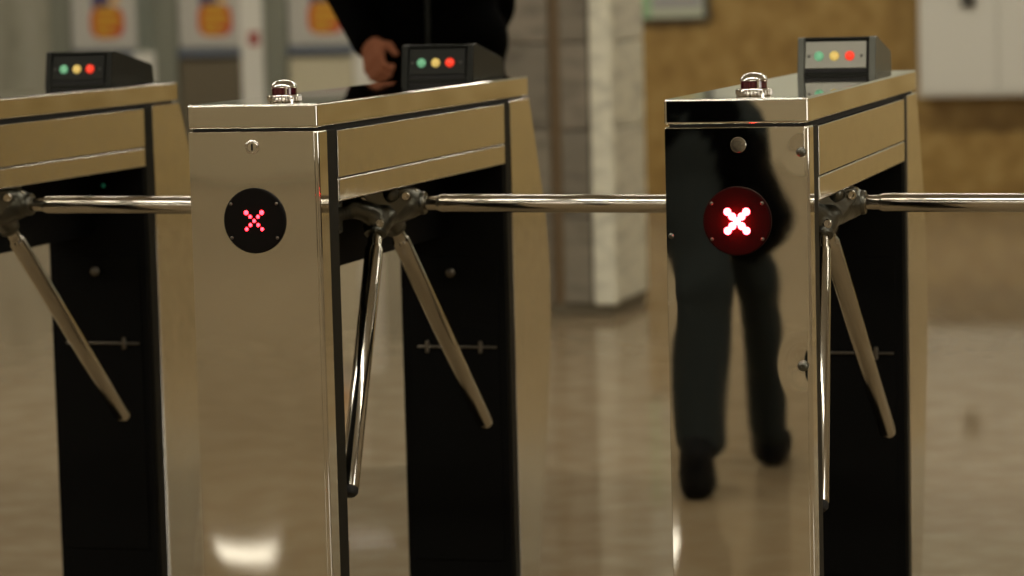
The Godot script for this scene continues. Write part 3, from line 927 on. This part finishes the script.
		obj("kick_panel", G.new().box(Vector3(a + 0.118, 0.10, ZW - 0.03), Vector3(b - 0.17, 0.86, ZW + 0.02), 0.006, 1), M.cream if i == 2 else M.brown_dark, d)
		obj("stile", G.new().box(Vector3(b - 0.165, 0.10, ZW - 0.03), Vector3(b - 0.02, 2.2 if i == 1 else 0.90, ZW + 0.025), 0.006, 1), M.white_metal, d)
		if i == 1:
			obj("red_sticker", G.new().box(Vector3(b - 0.115, 0.925, ZW + 0.02), Vector3(b - 0.05, 1.005, ZW + 0.028), 0.002, 1), M.red_paint, d)
		if i <= 2:
			var lab: String = ["leftmost white poster with an orange and red printed block", "middle white poster with an orange and red printed block", "white poster with orange block partly hidden by the standing person"][i]
			var po := thing("poster", lab, "poster", Vector3(a + 0.118, 0.925, ZW + 0.008), 0.0, "posters on the glass doors")
			obj("backing", G.new().box(Vector3(0, 0, 0), Vector3(0.40, 0.50, 0.003), 0.001, 1), M.paper, po)
			var q := G.new()
			var j0 := q.pt(Vector3(0.003, 0.003, 0.0035), Vector3(0, 0, 1), Vector2(0, 1))
			var j1 := q.pt(Vector3(0.397, 0.003, 0.0035), Vector3(0, 0, 1), Vector2(1, 1))
			var j2 := q.pt(Vector3(0.397, 0.497, 0.0035), Vector3(0, 0, 1), Vector2(1, 0))
			var j3 := q.pt(Vector3(0.003, 0.497, 0.0035), Vector3(0, 0, 1), Vector2(0, 0))
			q.quad(j0, j1, j2, j3)
			obj("print", q, pm, po)
	struct("wall_over_doors", G.new().box(Vector3(-9.2, 2.3, ZW - 0.1), Vector3(-2.82, 3.4, ZW), 0.001, 1), M.paint, "pale painted wall above the glazed doors", "wall")
	struct("wall_beside_doors", G.new().box(Vector3(-9.2, 0, ZW - 0.1), Vector3(-5.455, 2.3, ZW + 0.02), 0.001, 1), M.grey_wall, "grey stone wall left of the glazed doors", "wall")


func _ready() -> void:
	# camera
	var cam := Camera3D.new()
	cam.name = "camera"
	add_child(cam)
	cam.transform = Transform3D(Basis(Vector3.UP, 0.2853) * Basis(Vector3.RIGHT, -0.1023) * Basis(Vector3(0, 0, 1), -0.0252), Vector3(1.694, 1.2014, 4.329))
	var at := CameraAttributesPhysical.new()
	at.frustum_focal_length = 121.13
	at.exposure_aperture = 121.13 / 28.0
	at.frustum_focus_distance = 4.55
	at.frustum_near = 0.05
	at.frustum_far = 200.0
	cam.attributes = at
	cam.fov = rad_to_deg(2.0 * atan(288.0 / 2907.3))
	cam.near = 0.05
	cam.far = 200.0
	cam.current = true
	print("fov ", cam.fov, " aperture ", at.exposure_aperture)
	# surroundings: a closed hall, no sky
	var env := WorldEnvironment.new()
	env.name = "surroundings"
	var e := Environment.new()
	e.background_mode = Environment.BG_COLOR
	e.background_color = Color.BLACK
	e.tonemap_mode = Environment.TONE_MAPPER_LINEAR
	e.tonemap_exposure = 2.0
	e.sdfgi_enabled = true
	e.ssao_enabled = true
	e.ssil_enabled = true
	env.environment = e
	add_child(env)
	make_materials()
	# lamps of the hall
	var rows := [-8.5, -3.5, 1.5, 6.5, 11.5]
	var cols := [-6.75, -4.9, -3.05, -1.2, 0.65, 2.5, 4.35]
	for i in rows.size():
		for j in cols.size():
			ceiling_lamp(Vector3(cols[j], 3.4, rows[i]), "slim lit ceiling lamp, %s from the left in the %s row from the far wall" % [["first", "second", "third", "fourth", "fifth", "sixth", "seventh"][j], ["first", "second", "third", "fourth", "fifth"][i]], 1.5, 0.18, 0.8)
	wall_lamp(Vector3(-5.57, 2.54, 13.93), "lit wall lamp on the left behind the camera", 0.46, 0.14, 0.05)
	wall_lamp(Vector3(-2.2, 2.4, 13.93), "lit wall lamp near the middle behind the camera", 0.3, 0.14, 0.05)
	var lb := thing("lightbox", "blank lit advertising box on the right-hand wall", "lightbox", Vector3(6.2, 0.55, 1.9), -PI / 2)
	obj("frame", G.new().box(Vector3(-1.05, 0.0, 0.0), Vector3(1.05, 1.5, 0.10), 0.01, 1), M.alu, lb)
	obj("lamp_diffuser", G.new().box(Vector3(-1.0, 0.05, 0.09), Vector3(1.0, 1.45, 0.108), 0.004, 1), M.diffuser_sign, lb)
	var ll := AreaLight3D.new()
	ll.name = "lamp_light"
	ll.area_size = Vector2(2.0, 1.4)
	ll.area_normalize_energy = true
	ll.light_color = Color(1.0, 0.98, 0.93)
	ll.light_energy = 1.3
	ll.area_range = 40.0
	ll.area_attenuation = 2.0
	ll.shadow_enabled = true
	lb.add_child(ll)
	ll.position = Vector3(0, 0.75, 0.12)
	ll.rotation.y = PI
	hall()
	# the row of turnstiles
	turnstile("leftmost steel tripod turnstile, cut off by the picture's left edge", Vector3(-0.765, 0.03, -0.0026), -0.0142, 1)
	turnstile("middle steel tripod turnstile with a plain tan front and small dotted red cross", Vector3(0, 0.03, 0), 0.0, 2)
	turnstile("right steel tripod turnstile mirroring dark legs, with a bright red cross", Vector3(0.79, 0.03, 0.026), 0.0136, 3)
	var rl := OmniLight3D.new()
	rl.name = "cross_light"
	rl.light_color = Color(1.0, 0.08, 0.1)
	rl.light_energy = 0.0042
	rl.omni_range = 20.0
	rl.omni_attenuation = 2.0
	rl.light_size = 0.004
	rl.shadow_enabled = true
	add_child(rl)
	rl.position = Vector3(0.789, 0.8445, 0.026) + Vector3(0, 0, 0.013)
	person_behind()
	person_walking()
